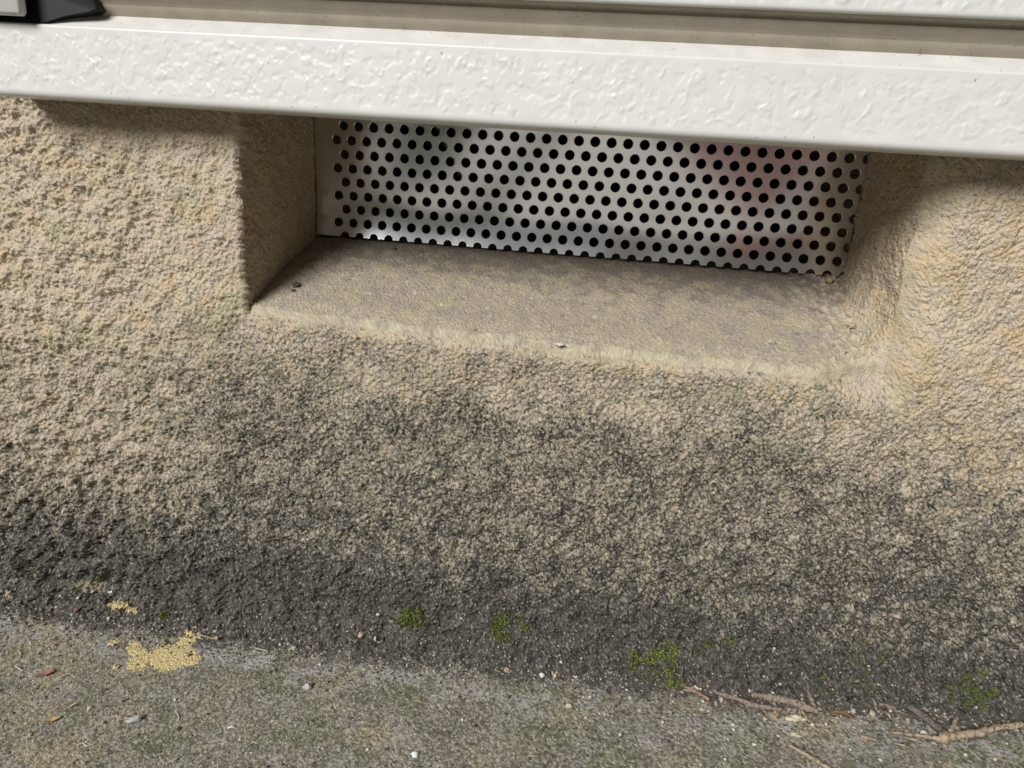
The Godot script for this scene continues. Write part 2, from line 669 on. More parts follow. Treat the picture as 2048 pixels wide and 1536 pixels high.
func ground_color(x: float, z: float) -> Color:
	var u := x * 1000.0
	var v := z * 1000.0 + 900.0
	var cv := n_cell.get_noise_2d(u * 1.25, v * 1.25)
	var p := n_patch.get_noise_2d(u * 0.7, v * 0.7)
	var base := mixc(Color(0.205, 0.188, 0.145), Color(0.17, 0.17, 0.10), 0.2 + 2.0 * p)
	base = mixc(base, Color(0.30, 0.255, 0.165), 1.8 * n_patch.get_noise_2d(u * 0.6 + 200.0, v * 0.6) - 0.1 + 0.5 * smoothstep(0.0, -0.10, x))
	base = mixc(base, Color(0.30, 0.28, 0.25), 1.3 * n_mid.get_noise_2d(u * 0.4, v * 0.4 + 80.0))
	# pale dust drifted in scraps beside the wall
	base = mixc(base, Color(0.36, 0.34, 0.31), 1.6 * n_patch.get_noise_2d(u * 1.2 + 77.0, v * 1.8) + 0.45 - absf(z - 0.106) * 70.0)
	var f := n_fine.get_noise_2d(u, v)
	if z > 0.75 or x < -0.8 or x > 1.1:
		return Color(0.36, 0.345, 0.31) * (1.0 + 0.3 * p)  # unseen far ground kept paler to brighten the plate reflection
	var c := base * (0.80 + 0.62 * f + 0.35 * n_small.get_noise_2d(u, v) + 0.15 * cv)
	if cv > 0.5:
		c = mixc(c, Color(0.46, 0.42, 0.33), 0.45 * smoothstep(0.5, 0.95, cv))
	elif cv < -0.55:
		c = mixc(c, Color(0.07, 0.066, 0.055), 0.55)
	var s := n_fine.get_noise_2d(u * 1.5 + 90.0, v * 1.5)
	if s > 0.36:
		c = mixc(c, QUARTZ_GLINT * 0.9, clampf((s - 0.36) * 4.0, 0.0, 0.85))
	var soil := clampf((0.0985 - z) / 0.005 + 1.1 * n_mid.get_noise_2d(u, v) + 1.1 * n_patch.get_noise_2d(u * 1.5, v), 0.0, 1.0)
	if soil > 0.0:
		c = mixc(c, SOIL * (1.0 + 1.1 * n_fine.get_noise_2d(u + 9.0, v)), soil * 0.85)
		if s > 0.5:
			c = mixc(c, QUARTZ_GLINT * 0.7, 0.7)
	return c


func build_ground() -> void:
	var xs := PackedFloat32Array()
	for a in [[-9.0, -2.0, 0.5], [-2.0, -0.4, 0.08], [-0.4, -0.17, 0.004], [-0.17, 0.375, 0.00055], [0.375, 0.6, 0.004], [0.6, 2.0, 0.08], [2.0, 9.0, 0.5]]:
		xs.append_array(steps(a[0], a[1], a[2]))
	xs.append(9.0)
	var zs := PackedFloat32Array()
	for a in [[0.072, 0.185, 0.00055], [0.185, 0.40, 0.003], [0.40, 2.0, 0.06], [2.0, 14.0, 0.6]]:
		zs.append_array(steps(a[0], a[1], a[2]))
	zs.append(14.0)
	var nx := xs.size()
	var nz := zs.size()
	var p := PackedVector3Array()
	var c := PackedColorArray()
	p.resize(nx * nz)
	c.resize(nx * nz)
	for j in nz:
		for i in nx:
			var k := j * nx + i
			p[k] = Vector3(xs[i], ground_y(xs[i], zs[j]), zs[j])
			c[k] = ground_color(xs[i], zs[j])
	var o := put("ground", grid_mesh(nx, nz, p, c), gritty(0.85, 0.04, 0.03, noise_tex(8, 0.1, 3)))
	o.set_meta("kind", "structure")


# ------------------------------------------------------------------ unseen things added for light and reflections

func build_surroundings() -> void:
	# unseen house added to close off the sky; light comes in past its corner
	var nh := thing("added_house", "grey house wall added out of view to shut off sky opposite the vent", "house", Vector3(4.0, -0.3, 3.0))
	var st0 := tri_tool()
	box(st0, Vector3(-3.6, 0.0, -0.3), Vector3(4.0, 5.6, 3.0), 0.01)
	put("wall", flat_mesh(st0), mat(Color(0.34, 0.33, 0.31), 0.9), nh)
	st0 = tri_tool()
	box(st0, Vector3(-3.9, 5.61, -0.7), Vector3(4.3, 5.8, 3.3), 0.01)
	put("roof", flat_mesh(st0), mat(Color(0.08, 0.08, 0.085), 0.8), nh)
	var ev := thing("added_eave", "broad dark roof overhang added out of view to cut sky light above the white siding", "added_eave", Vector3(1.6, 2.62, 0.1))  # unseen roof overhang added to hold back sky light from above
	st0 = tri_tool()
	box(st0, Vector3(-2.4, 0.0, 0.0), Vector3(2.4, 0.05, 0.75), 0.004)
	put("soffit", flat_mesh(st0), mat(Color(0.25, 0.23, 0.2), 0.9), ev)
	st0 = tri_tool()
	box(st0, Vector3(-2.4, -0.05, 0.751), Vector3(2.4, 0.12, 0.78), 0.004)
	put("fascia", flat_mesh(st0), mat(Color(0.12, 0.1, 0.09), 0.7), ev)
	# unseen bush and red pail added for the tints that the vent plate mirrors
	var st := tri_tool()
	var sh := thing("added_shrub", "leafy green bush added out of view for the green reflection in the vent plate", "added_shrub", Vector3(-0.50, -0.27, 1.40))
	st = tri_tool()
	var lm := mat(Color(0.14, 0.19, 0.06), 0.6)
	for k in 2600:
		var d := Vector3(rng.randf_range(-1, 1), rng.randf_range(-1, 1), rng.randf_range(-1, 1))
		if d.length() > 1.0:
			continue
		var p := Vector3(d.x * 0.45, 0.12 + d.y * 0.13, d.z * 0.2)
		var a := Vector3(rng.randf_range(-1, 1), rng.randf_range(-0.3, 1), rng.randf_range(-1, 1)).normalized()
		var b := a.cross(Vector3(rng.randf_range(-1, 1), 0.3, rng.randf_range(-1, 1))).normalized()
		leaf(st, p, a * 0.045, b * 0.013)
	put("crown", flat_mesh(st), lm, sh)
	for k in 5:
		put("stem", tube([Vector3(0.03 * k - 0.06, 0, 0), Vector3(0.07 * (k - 2), 0.09, 0.02), Vector3(0.13 * (k - 2), 0.19, 0.03 * (k - 2))], [0.008, 0.006, 0.003], 0.0), mat(Color(0.12, 0.08, 0.05), 0.9), sh)
	var bk := thing("added_bucket", "red plastic pail added out of view for the reddish reflection in the vent plate", "added_bucket", Vector3(0.50, -0.255, 1.40))
	put("shell", lathe([[0.0, 0.0], [0.085, 0.0], [0.09, 0.004], [0.118, 0.22], [0.125, 0.222], [0.125, 0.236], [0.119, 0.238], [0.112, 0.222], [0.086, 0.008], [0.0, 0.008]]), mat(Color(0.55, 0.08, 0.06), 0.4), bk)
	var hp := []
	for k in 13:
		var a := PI * k / 12.0
		hp.append(Vector3(0.123 * cos(a), 0.225 - 0.02 * sin(a), 0.128 * sin(a)))
	put("handle", tube(hp, [0.003], 0.0), mat(Color(0.5, 0.5, 0.5), 0.35, 1.0), bk)


# ------------------------------------------------------------------ white siding

func emboss(u: float, v: float) -> float:
	# short worm-like ridges and shallow dents pressed into the sheet (u, v in mm)
	var a := n_patch.get_noise_2d(u * 2.6 + 11.0, v * 2.2 + 800.0)
	var ridge := smoothstep(0.0, 1.0, 1.0 - absf(a) / 0.17)
	var keep := smoothstep(0.02, 0.30, n_mid.get_noise_2d(u * 1.3 + 300.0, v * 1.3))
	var keep2 := smoothstep(0.10, 0.35, n_mid.get_noise_2d(u * 1.7 + 900.0, v * 1.7))
	return (0.20 * ridge * keep - 0.13 * keep2 + 0.10 * n_mid.get_noise_2d(u * 0.6, v * 0.6)) * 0.001


func white_paint() -> StandardMaterial3D:
	var m := dusty(Color(0.61, 0.605, 0.585), 0.06, 90, 0.38)
	m.metallic_specular = 0.45
	return m


# Painted metal with dust and fly specks.
func dusty(c: Color, vary := 0.16, specks := 900, rough := 0.7) -> StandardMaterial3D:
	var m := mat(Color(1, 1, 1), rough)
	var im := Image.create(1024, 1024, false, Image.FORMAT_RGB8)
	var r := RandomNumberGenerator.new()
	r.seed = 77
	var a := FastNoiseLite.new()
	set_noise(a, 3, 0.012, 4)
	for y in 1024:
		for x in 1024:
			var f := 1.0 + vary * a.get_noise_2d(x, y * 1.6)
			im.set_pixel(x, y, Color(c.r * f, c.g * f, c.b * f * 0.99).linear_to_srgb())
	for k in specks:
		var x := r.randi() % 1020
		var y := r.randi() % 1020
		im.fill_rect(Rect2i(x, y, 1 + r.randi() % 3, 1 + r.randi() % 4), Color(c.r * 0.45, c.g * 0.4, c.b * 0.34).linear_to_srgb())
	m.albedo_texture = ImageTexture.create_from_image(im)
	m.uv1_triplanar = true
	m.uv1_world_triplanar = true
	m.uv1_scale = Vector3.ONE / 0.18
	return m


# Sheet bent along x: profile of (y, z) points from top to bottom, embossed where w > 0.
func bent_sheet(x0: float, x1: float, dx: float, prof: Array, seedoff: float) -> ArrayMesh:
	var xs := steps(x0, x1, dx)
	xs.append(x1)
	var nx := xs.size()
	var ny := prof.size()
	var p := PackedVector3Array()
	p.resize(nx * ny)
	for j in ny:
		var q: Array = prof[j]
		for i in nx:
			var z: float = q[1]
			if q[2] > 0.0:
				z += emboss(xs[i] * 1000.0 + seedoff, q[0] * 1000.0) * q[2]
			z += 0.0004 * n_low.get_noise_2d(xs[i] * 1000.0, 90.0)
			p[j * nx + i] = Vector3(xs[i], q[0], z)
	return grid_mesh(nx, ny, p, PackedColorArray())


func build_siding() -> void:
	var white := white_paint()
	var trim := thing("drip_trim", "off-white embossed metal drip trim running above the vent opening", "trim", Vector3.ZERO)
	var prof := []
	# sloped back flange, rolled lip, face, curl, underside
	prof.append([0.0264, 0.0978, 0.0])
	for k in 7:
		var a := PI / 2.0 * k / 6.0
		prof.append([0.0256 + 0.0011 * cos(a), 0.0989 + 0.0011 * sin(a), 0.0])
	var n := 46
	for k in n:
		var f := (k + 0.5) / n
		prof.append([lerpf(0.0252, 0.0030, f), ZT, smoothstep(0.0, 0.12, f) * smoothstep(1.0, 0.92, f)])
	for k in 9:
		var a := PI / 2.0 * k / 8.0
		prof.append([0.0026 - 0.0026 * sin(a), ZT - 0.0026 + 0.0026 * cos(a), 0.0])
	prof.append([0.0, 0.0900, 0.0])
	prof.append([0.0002, 0.0770, 0.0])
	put("flange", bent_sheet(TRIM_END, 1.1, 0.004, [[0.0322, 0.0900, 0.0], [0.0318, 0.0914, 0.0], [0.0294, 0.0945, 0.0], [0.0270, 0.0975, 0.0], [0.0262, 0.0978, 0.0]], 0.0), dusty(Color(0.56, 0.545, 0.52)), trim)
	put("face", bent_sheet(TRIM_END, 0.40, 0.0005, prof, 0.0), white, trim)
	var coarse := []
	for q in prof:
		coarse.append([q[0], q[1], 0.0])
	put("face", bent_sheet(0.4002, 1.1, 0.02, coarse, 0.0), white, trim)
	# dusty joint above the trim: ribbed strip that leans outwards under the next panel
	var strip := thing("joint_strip", "dusty tan ribbed joint strip between the drip trim and the panel above", "strip", Vector3.ZERO)
	var sp := []
	for q in [[0.0440, 0.0994], [0.0416, 0.0985], [0.0408, 0.0968], [0.0400, 0.0958], [0.0393, 0.0966], [0.0380, 0.0955], [0.0366, 0.0945], [0.0359, 0.0934], [0.0352, 0.0940], [0.0335, 0.0928], [0.0318, 0.0914], [0.0312, 0.0905]]:
		sp.append([q[0], q[1], 0.0])
	var tan_mat := dusty(Color(0.36, 0.32, 0.255))
	put("strip", bent_sheet(-0.13, 1.1, 0.004, sp, 0.0), tan_mat, strip)
	var house := thing("siding_panel", "off-white embossed wall panel above the joint strip", "panel", Vector3.ZERO)
	var up := []
	up.append([0.0420, 0.1012, 0.0])
	up.append([0.0415, 0.1005, 0.0])
	up.append([0.0417, 0.0992, 0.0])
	var rows := 60
	for k in rows:
		up.push_front([0.0421 + 0.00072 * (k + 1), 0.1014, smoothstep(0.0, 3.0, float(k)) * 1.8])
	put("face", bent_sheet(-0.086, 0.42, 0.0006, up, 400.0), white, house)
	var st := tri_tool()
	box(st, Vector3(-0.70, 0.0863, 0.05), Vector3(4.0, 2.6, 0.1012))
	put("upper_sheet", flat_mesh(st), white, house)
	var shadow_block := thing("joint_shadow", "black block standing in for shadow at the end of the joint strip beside the white corner post", "shadow_block", Vector3.ZERO)
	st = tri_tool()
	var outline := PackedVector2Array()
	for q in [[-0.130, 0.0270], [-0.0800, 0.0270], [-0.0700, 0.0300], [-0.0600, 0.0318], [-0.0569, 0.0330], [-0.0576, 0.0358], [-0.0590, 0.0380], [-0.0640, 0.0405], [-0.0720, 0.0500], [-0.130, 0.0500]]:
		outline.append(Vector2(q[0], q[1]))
	extrude(st, outline, 0.0900, 0.0985)  # black block put in for the shadow at the joint end
	put("dark_block", flat_mesh(st), mat(Color(0.012, 0.012, 0.013), 0.55), shadow_block)
	var post := thing("corner_post", "smooth white corner post end hanging over the black block", "post", Vector3.ZERO)
	st = tri_tool()
	box(st, Vector3(-0.145, 0.0284, 0.1016), Vector3(-0.0822, 2.6, 0.1060), 0.0012)
	put("cover", flat_mesh(st), white, post)
	st = tri_tool()
	box(st, Vector3(-0.70, 0.0600, -0.13), Vector3(1.1, 0.0862, 0.0785))
	put("sill_plate", flat_mesh(st), mat(Color(0.2, 0.15, 0.1), 0.9), house)


# ------------------------------------------------------------------ perforated plate

func build_plate() -> void:
	var t := thing("vent_plate", "shiny perforated metal plate with round holes filling the vent opening", "plate", Vector3.ZERO)
	var m := mat(Color(0.92, 0.92, 0.91), 0.22, 1.0)
	var lo := Vector2(-0.0116, -0.0556)
	var hi := Vector2(0.2604, 0.0190)
	var rect := PackedVector2Array([lo, Vector2(hi.x, lo.y), hi, Vector2(lo.x, hi.y)])
	var st := tri_tool()
	var th := 0.0008
	var seg := 24
	var bev := 0.00020
	for r in range(-3, 9):
		var off := 0.5 if posmod(r, 2) == 0 else 0.0
		for col in range(-3, 34):
			var cx := (col + off) * PITCH
			var cy := -r * PITCH * RT3 / 2.0
			var ctr := Vector2(cx, cy)
			var hex := PackedVector2Array()
			for k in 6:
				hex.append(ctr + Vector2.from_angle(PI / 6.0 + k * PI / 3.0) * PITCH / RT3)
			var holed := cx > -0.001 and r >= -2
			var inside := true
			for v in hex:
				if v.x < lo.x or v.x > hi.x or v.y < lo.y or v.y > hi.y:
					inside = false
			if not inside:
				# polygons in millimetres: Geometry2D merges points closer than its epsilon
				var cut := Geometry2D.intersect_polygons(scaled(hex, 1000.0), scaled(rect, 1000.0))
				if cut.is_empty():
					continue
				if holed:
					var circle := PackedVector2Array()
					for k in seg:
						circle.append((ctr + Vector2.from_angle(TAU * k / seg) * HOLE) * 1000.0)
					var rest := []
					for q in cut:
						rest.append_array(Geometry2D.clip_polygons(q, circle))
					cut.clear()
					var ring := false
					for q in rest:
						if Geometry2D.is_polygon_clockwise(q):
							ring = true
						cut.append(q)
					if ring:
						continue
				for q in cut:
					plate_poly(st, q, th)
			elif not holed:
				plate_poly(st, scaled(hex, 1000.0), th)
			else:
				for k in seg:
					var a0 := TAU * k / seg
					var a1 := TAU * (k + 1) / seg
					var o0 := ctr + Vector2.from_angle(a0) * hex_reach(a0)
					var o1 := ctr + Vector2.from_angle(a1) * hex_reach(a1)
					var b0 := ctr + Vector2.from_angle(a0) * (HOLE + bev)
					var b1 := ctr + Vector2.from_angle(a1) * (HOLE + bev)
					var i0 := ctr + Vector2.from_angle(a0) * HOLE
					var i1 := ctr + Vector2.from_angle(a1) * HOLE
					quad(st, plate_at(b0, 0.0), plate_at(o0, 0.0), plate_at(o1, 0.0), plate_at(b1, 0.0), plate_n(ctr))
					var inw := Vector3(-cos(a0 + PI / seg), -sin(a0 + PI / seg), 0.0)
					quad(st, plate_at(b0, 0.0), plate_at(b1, 0.0), plate_at(i1, bev), plate_at(i0, bev), (inw + Vector3(0, 0, 1)).normalized())
					quad(st, plate_at(i0, bev), plate_at(i1, bev), plate_at(i1, th), plate_at(i0, th), inw)
					quad(st, plate_at(o0, th), plate_at(b0, th), plate_at(b1, th), plate_at(o1, th), Vector3(0, 0, -1))
	put("plate", st.commit(), m, t)


func hex_reach(a: float) -> float:
	var k := fposmod(a - PI / 6.0, PI / 3.0) - PI / 6.0
	return PITCH / 2.0 / cos(k)


func plate_z(q: Vector2) -> float:
	var d := clampf((-q.y - 0.034) / 0.022, 0.0, 1.0)
	var z := 0.0030 * d * d + 0.07 * (q.y + 0.03)
	z += 0.0008 * sin(q.x * 19.0 + 0.6) + 0.0005 * sin(q.x * 47.0 + q.y * 60.0) + 0.00022 * sin(q.x * 113.0 - q.y * 90.0)
	var e := clampf((0.004 - q.x) / 0.015, 0.0, 1.0)
	z += 0.0008 * e * e
	return z


func plate_at(q: Vector2, back: float) -> Vector3:
	return Vector3(q.x, q.y, plate_z(q) - back)


func plate_n(q: Vector2) -> Vector3:
	var h := 0.0005
	var dx := plate_z(q + Vector2(h, 0)) - plate_z(q - Vector2(h, 0))
	var dy := plate_z(q + Vector2(0, h)) - plate_z(q - Vector2(0, h))
	return Vector3(-dx / (2 * h), -dy / (2 * h), 1.0).normalized()


func quad(st: SurfaceTool, a: Vector3, b: Vector3, c: Vector3, d: Vector3, n: Vector3) -> void:
	var order := [a, b, c, a, c, d]
	if (b - a).cross(c - a).dot(n) > 0.0:
		order = [a, c, b, a, d, c]
	for v in order:
		st.set_normal(plate_n(Vector2(v.x, v.y)) if n.z > 0.95 else n)
		st.add_vertex(v)


func scaled(q: PackedVector2Array, f: float) -> PackedVector2Array:
	var r := PackedVector2Array()
	for v in q:
		r.append(v * f)
	return r


func plate_poly(st: SurfaceTool, q: PackedVector2Array, th: float) -> void:
	var tris := Geometry2D.triangulate_polygon(q)
	for k in range(0, tris.size(), 3):
		var a := q[tris[k]]
		var b := q[tris[k + 1]]
		var c := q[tris[k + 2]]
		var order := [a, b, c]
		if (b - a).cross(c - a) > 0.0:
			order = [a, c, b]
		for v in order:
			st.set_normal(plate_n(v * 0.001))
			st.add_vertex(plate_at(v * 0.001, 0.0))
		for v in [order[0], order[2], order[1]]:
			st.set_normal(Vector3(0, 0, -1))
			st.add_vertex(plate_at(v * 0.001, th))
	for k in q.size():
		var a := q[k]
		var b := q[(k + 1) % q.size()]
		var e := b - a
		if e.length() < 1e-4:
			continue
		var out := Vector3(e.y, -e.x, 0.0).normalized()
		if Geometry2D.is_point_in_polygon((a + b) / 2.0 + Vector2(out.x, out.y) * 0.05, q):
			out = -out
		quad(st, plate_at(a * 0.001, 0.0), plate_at(b * 0.001, 0.0), plate_at(b * 0.001, th), plate_at(a * 0.001, th), out)


# ------------------------------------------------------------------ shapes for small things

func leaf(st: SurfaceTool, p: Vector3, along: Vector3, side: Vector3) -> void:
	var up := along.cross(side).normalized() * side.length() * 0.35
	var a := p
	var b := p + along * 0.5 + side + up
	var c := p + along
	var d := p + along * 0.5 - side + up
	var m := p + along * 0.5
	for v in [a, b, m, b, c, m, c, d, m, d, a, m]:
		st.add_vertex(v)


func lathe(prof: Array) -> ArrayMesh:
	var st := tri_tool()
	st.set_smooth_group(0)
	var seg := 40
	for k in seg:
		var a0 := TAU * k / seg
		var a1 := TAU * (k + 1) / seg
		for i in prof.size() - 1:
			var p: Array = prof[i]
			var q: Array = prof[i + 1]
			var v := [Vector3(p[0] * cos(a0), p[1], p[0] * sin(a0)), Vector3(p[0] * cos(a1), p[1], p[0] * sin(a1)), Vector3(q[0] * cos(a1), q[1], q[0] * sin(a1)), Vector3(q[0] * cos(a0), q[1], q[0] * sin(a0))]
			for n in [0, 1, 2, 0, 2, 3]:
				st.add_vertex(v[n])
	st.index()
	st.generate_normals()
	return st.commit()


# Tube through points, with a radius at each (the last one repeats); knobbly by bump (share of the radius).
func tube(pts: Array, radii: Array, bump: float, sides := 10, fine := 1) -> ArrayMesh:
	var path := []
	var rad := []
	for i in pts.size() - 1:
		for k in fine:
			var f := float(k) / fine
			path.append((pts[i] as Vector3).lerp(pts[i + 1], f))
			rad.append(lerpf(radii[mini(i, radii.size() - 1)], radii[mini(i + 1, radii.size() - 1)], f))
	path.append(pts[-1])
	rad.append(radii[mini(pts.size() - 1, radii.size() - 1)])
	var n := path.size()
	var st := tri_tool()
	st.set_smooth_group(0)
	var rings := []
	var side := Vector3.ZERO
	for i in n:
		var d: Vector3 = (path[mini(i + 1, n - 1)] - path[maxi(i - 1, 0)]).normalized()
		if side == Vector3.ZERO:
			side = d.cross(Vector3.UP if absf(d.y) < 0.9 else Vector3.RIGHT).normalized()
		side = (side - d * side.dot(d)).normalized()
		var up := side.cross(d)
		var ring := []
		for k in sides:
			var a := TAU * k / sides
			var r: float = rad[i]
			if bump > 0.0:
				var w: Vector3 = path[i] * 1000.0
				r *= 1.0 + bump * (1.1 * n_small.get_noise_3d(w.x * 0.9 + 3.0 * cos(a), w.y, w.z * 0.9 + 3.0 * sin(a)) + 1.1 * n_fine.get_noise_3d(w.x + 2.0 * cos(a), w.y + 2.0 * sin(a), w.z))
			ring.append(path[i] + (side * cos(a) + up * sin(a)) * r)
		rings.append(ring)
	for i in n - 1:
		for k in sides:
			var k1 := (k + 1) % sides
			for v in [rings[i][k], rings[i][k1], rings[i + 1][k1], rings[i][k], rings[i + 1][k1], rings[i + 1][k]]:
				var w: Vector3 = v * 1000.0
				var g := 1.0 + (0.9 * n_small.get_noise_3dv(w * 1.6) + 1.2 * n_fine.get_noise_3dv(w * 1.5)) * signf(bump)
				st.set_color(Color(g, g * 0.97, g * 0.93))
				st.add_vertex(v)
	for e in [0, n - 1]:
		var d: Vector3 = (path[e] - path[1 if e == 0 else n - 2]).normalized()
		var tip: Vector3 = path[e] + d * rad[e] * 0.5
		for k in sides:
			var k1 := (k + 1) % sides
			var tri := [rings[e][k1], rings[e][k], tip]
			if e == 0:
				tri = [rings[e][k], rings[e][k1], tip]
				tri.reverse()
			else:
				tri.reverse()
			for v in tri:
				st.add_vertex(v)
	st.index()
	st.generate_normals()
	return st.commit()


# Irregular stone about the origin.
func stone(size: Vector3, s: int, rough := 0.25) -> ArrayMesh:
	var n := FastNoiseLite.new()
	set_noise(n, s, 0.9, 2)
	var st := tri_tool()
	st.set_smooth_group(0)
	var la := 11
	var lo := 16
	var at := func(i: int, k: int) -> Vector3:
		var th := PI * i / la
		var ph := TAU * k / lo
		var d := Vector3(sin(th) * cos(ph), cos(th), sin(th) * sin(ph))
		return d * (1.0 + rough * 1.5 * n.get_noise_3dv(d * 1.1) + rough * 0.8 * n.get_noise_3dv(d * 3.4)) * size
	for i in la:
		for k in lo:
			for q in [[0, 0], [0, 1], [1, 1], [0, 0], [1, 1], [1, 0]]:
				var v: Vector3 = at.call(i + q[0], (k + q[1]) % lo)
				var g := 1.0 + 0.7 * n.get_noise_3dv(v / size.x * 3.0 + Vector3(9, 0, 0))
				st.set_color(Color(g, g * 0.98, g * 0.95))
				st.add_vertex(v)
	st.index()
	st.generate_normals()
	return st.commit()


# ------------------------------------------------------------------ moss

func build_moss() -> void:
	var spots := [
		[822, 1238, 27, 300, "dense bright green moss tuft on the dirt below the vent"],
		[1018, 1255, 38, 260, "loose ring-shaped green moss tuft beside the dense bright one"],
		[1300, 1318, 58, 420, "sparse dark green moss tuft at the wall foot left of the brown twigs"],
		[1350, 1358, 22, 110, "small fresh green moss tuft touching the tip of the reddish twig"],
		[1940, 1385, 60, 380, "dark green moss patch at the wall foot above the forked twig"],
		[1700, 1345, 90, 170, "thin scattered moss at the wall foot above the brown twigs"],
		[215, 1150, 15, 70, "tiny moss tuft in the black growth above the yellow streak"],
		[60, 1140, 34, 60, "faint moss specks in the black growth at the corner end"],
		[1440, 1310, 60, 120, "faint moss patch on the wall foot between the moss tufts and twigs"],
		[330, 1230, 8, 36, "single moss sprig beside the yellow crust"]]
	var g := [mat(Color(0.23, 0.285, 0.06), 0.7, 0.0, true), mat(Color(0.14, 0.17, 0.05), 0.75, 0.0, true)]
	var k := 0
	for s in spots:
		var c := on_either(s[0], s[1])
		var st := tri_tool()
		var r: float = s[2] * 0.00021
		var clumps := []
		for n in maxi(4, int(s[3] / 9.0)):
			var a := rng.randf() * TAU
			var d := sqrt(rng.randf()) * r
			if k == 1:
				d = lerpf(0.45, 1.0, rng.randf()) * r
			clumps.append(on_either(s[0] + cos(a) * d / 0.00021, s[1] + sin(a) * d / 0.00021 * 0.75))
		for n in int(s[3] * 3.2):
			var p: Vector3 = clumps[rng.randi() % clumps.size()] + Vector3(rng.randfn(), rng.randfn(), 0.3 * rng.randfn()) * 0.0010
			var a := Vector3(rng.randf_range(-0.8, 0.8), rng.randf_range(0.1, 1.0), rng.randf_range(0.2, 1.1)).normalized()
			var b := a.cross(Vector3(rng.randf_range(-1, 1), rng.randf_range(-1, 1), 0.4)).normalized()
			var shade := rng.randf()
			st.set_color(Color(1.0, 1.0, 1.0) if shade < 0.6 else (Color(0.6, 0.62, 0.6) if shade < 0.88 else Color(1.1, 0.62, 0.9)))
			leaf(st, p - c + Vector3(0, 0.0003, 0.0006), a * rng.randf_range(0.0009, 0.0021), b * rng.randf_range(0.00018, 0.00038))
		var t := thing("moss_tuft", s[4], "moss", c)
		var m: StandardMaterial3D = g[0 if k in [0, 1, 2, 3, 9] else 1]
		m.backlight_enabled = true
		m.backlight = Color(0.10, 0.13, 0.03)
		put("leaves", flat_mesh(st), m, t)
		k += 1


# ------------------------------------------------------------------ yellow crusts on the ground

func build_patches() -> void:
	var m := gritty(0.85, 0.02, 0.02, noise_tex(19, 0.12, 3), true)
	crust([[760, 800], [800, 790], [840, 840], [870, 862], [900, 840], [960, 810], [1010, 828], [1040, 800], [1080, 760], [1100, 735], [1160, 740], [1178, 765], [1135, 800], [1110, 830], [1150, 840], [1178, 890], [1160, 932], [1080, 940], [1000, 965], [940, 972], [900, 950], [880, 905], [850, 950], [800, 967], [745, 955], [738, 930], [770, 890], [748, 850]], Color(0.60, 0.48, 0.23), "bright yellow crust patch on the grey ground", m)
	crust([[620, 578], [655, 572], [685, 556], [745, 575], [770, 590], [802, 612], [795, 634], [760, 622], [735, 600], [660, 604]], Color(0.46, 0.38, 0.18), "narrow yellow crust streak in the dirt at the wall foot", m)
	crust([[635, 800], [660, 795], [690, 778], [700, 792], [672, 822], [640, 824]], Color(0.60, 0.50, 0.25), "small pale yellow flake above the yellow pebble", m)
	crust([[30, 500], [60, 492], [85, 510], [88, 530], [70, 552], [40, 545]], Color(0.32, 0.28, 0.17), "dull yellow crumb patch at the corner end of the wall foot", m)
	crust([[455, 440], [560, 445], [620, 460], [600, 500], [500, 500], [430, 480]], Color(0.24, 0.20, 0.13), "dull tan crumb patch in the dirt above the yellow streak", m)


# Thin crust over what the ground or the dirt at the wall foot does; outline in pixels of an enlarged corner of the photograph.
func crust(outline: Array, colour: Color, label: String, m: Material) -> void:
	var q := PackedVector2Array()
	var lo := Vector2(9999, 9999)
	var hi := -lo
	for a in outline:
		var v := Vector2(a[0] * 0.3418, 1011.0 + a[1] * 0.3418)
		q.append(v)
		lo = lo.min(v)
		hi = hi.max(v)
	var base := on_either((lo.x + hi.x) / 2.0, (lo.y + hi.y) / 2.0)
	var span := 0.004 + 0.5 * maxf(hi.x - lo.x, hi.y - lo.y) * 0.00024 * 1.35
	var upright := base.y > ground_y(base.x, base.z) + 0.0006
	var inv := cam.transform.affine_inverse()
	var d := 0.00042
	var nx := int(2.0 * span / d) + 2
	var p := PackedVector3Array()
	var c := PackedColorArray()
	var inside := PackedByteArray()
	p.resize(nx * nx)
	c.resize(nx * nx)
	inside.resize(nx * nx)
	for j in nx:
		for i in nx:
			var k := j * nx + i
			var g := Vector3(base.x - span + i * d, 0, 0)
			if upright:
				g.y = base.y + span - j * d
				g.z = wall_z(g.x, g.y)
			else:
				g.z = base.z - span + j * d
				g.y = ground_y(g.x, g.z)
			var u := Vector2(g.x, g.y + g.z) * 1000.0
			var l := inv * g
			var w := Vector2(1024.0 - 1420.0 * l.x / l.z, 768.0 + 1420.0 * l.y / l.z)
			w += Vector2(n_small.get_noise_2d(u.x, u.y), n_small.get_noise_2d(u.x + 70.0, u.y)) * 7.0
			var yes := Geometry2D.is_point_in_polygon(w, q) and n_fine.get_noise_2d(u.x * 1.1, u.y * 1.1 + 30.0) < 0.30 + 0.25 * n_mid.get_noise_2d(u.x, u.y)
			inside[k] = 1 if yes else 0
			var h := (0.00022 + 0.00006 * n_fine.get_noise_2d(u.x + 20.0, u.y)) if yes else -0.00012
			g += Vector3(0, 0, h * 1.3) if upright else Vector3(0, h, 0)
			p[k] = g - base
			c[k] = colour * (1.0 + 0.22 * n_fine.get_noise_2d(u.x, u.y) + 0.2 * n_small.get_noise_2d(u.x, u.y))
	var skip := PackedByteArray()
	skip.resize(nx * nx)
	for j in nx - 1:
		for i in nx - 1:
			var k := j * nx + i
			skip[k] = 0 if inside[k] + inside[k + 1] + inside[k + nx] + inside[k + nx + 1] > 0 else 1
	var o := put("yellow_crust", grid_mesh(nx, nx, p, c, skip), m)
	o.position = base
	tag(o, label, "crust")


# ------------------------------------------------------------------ twigs

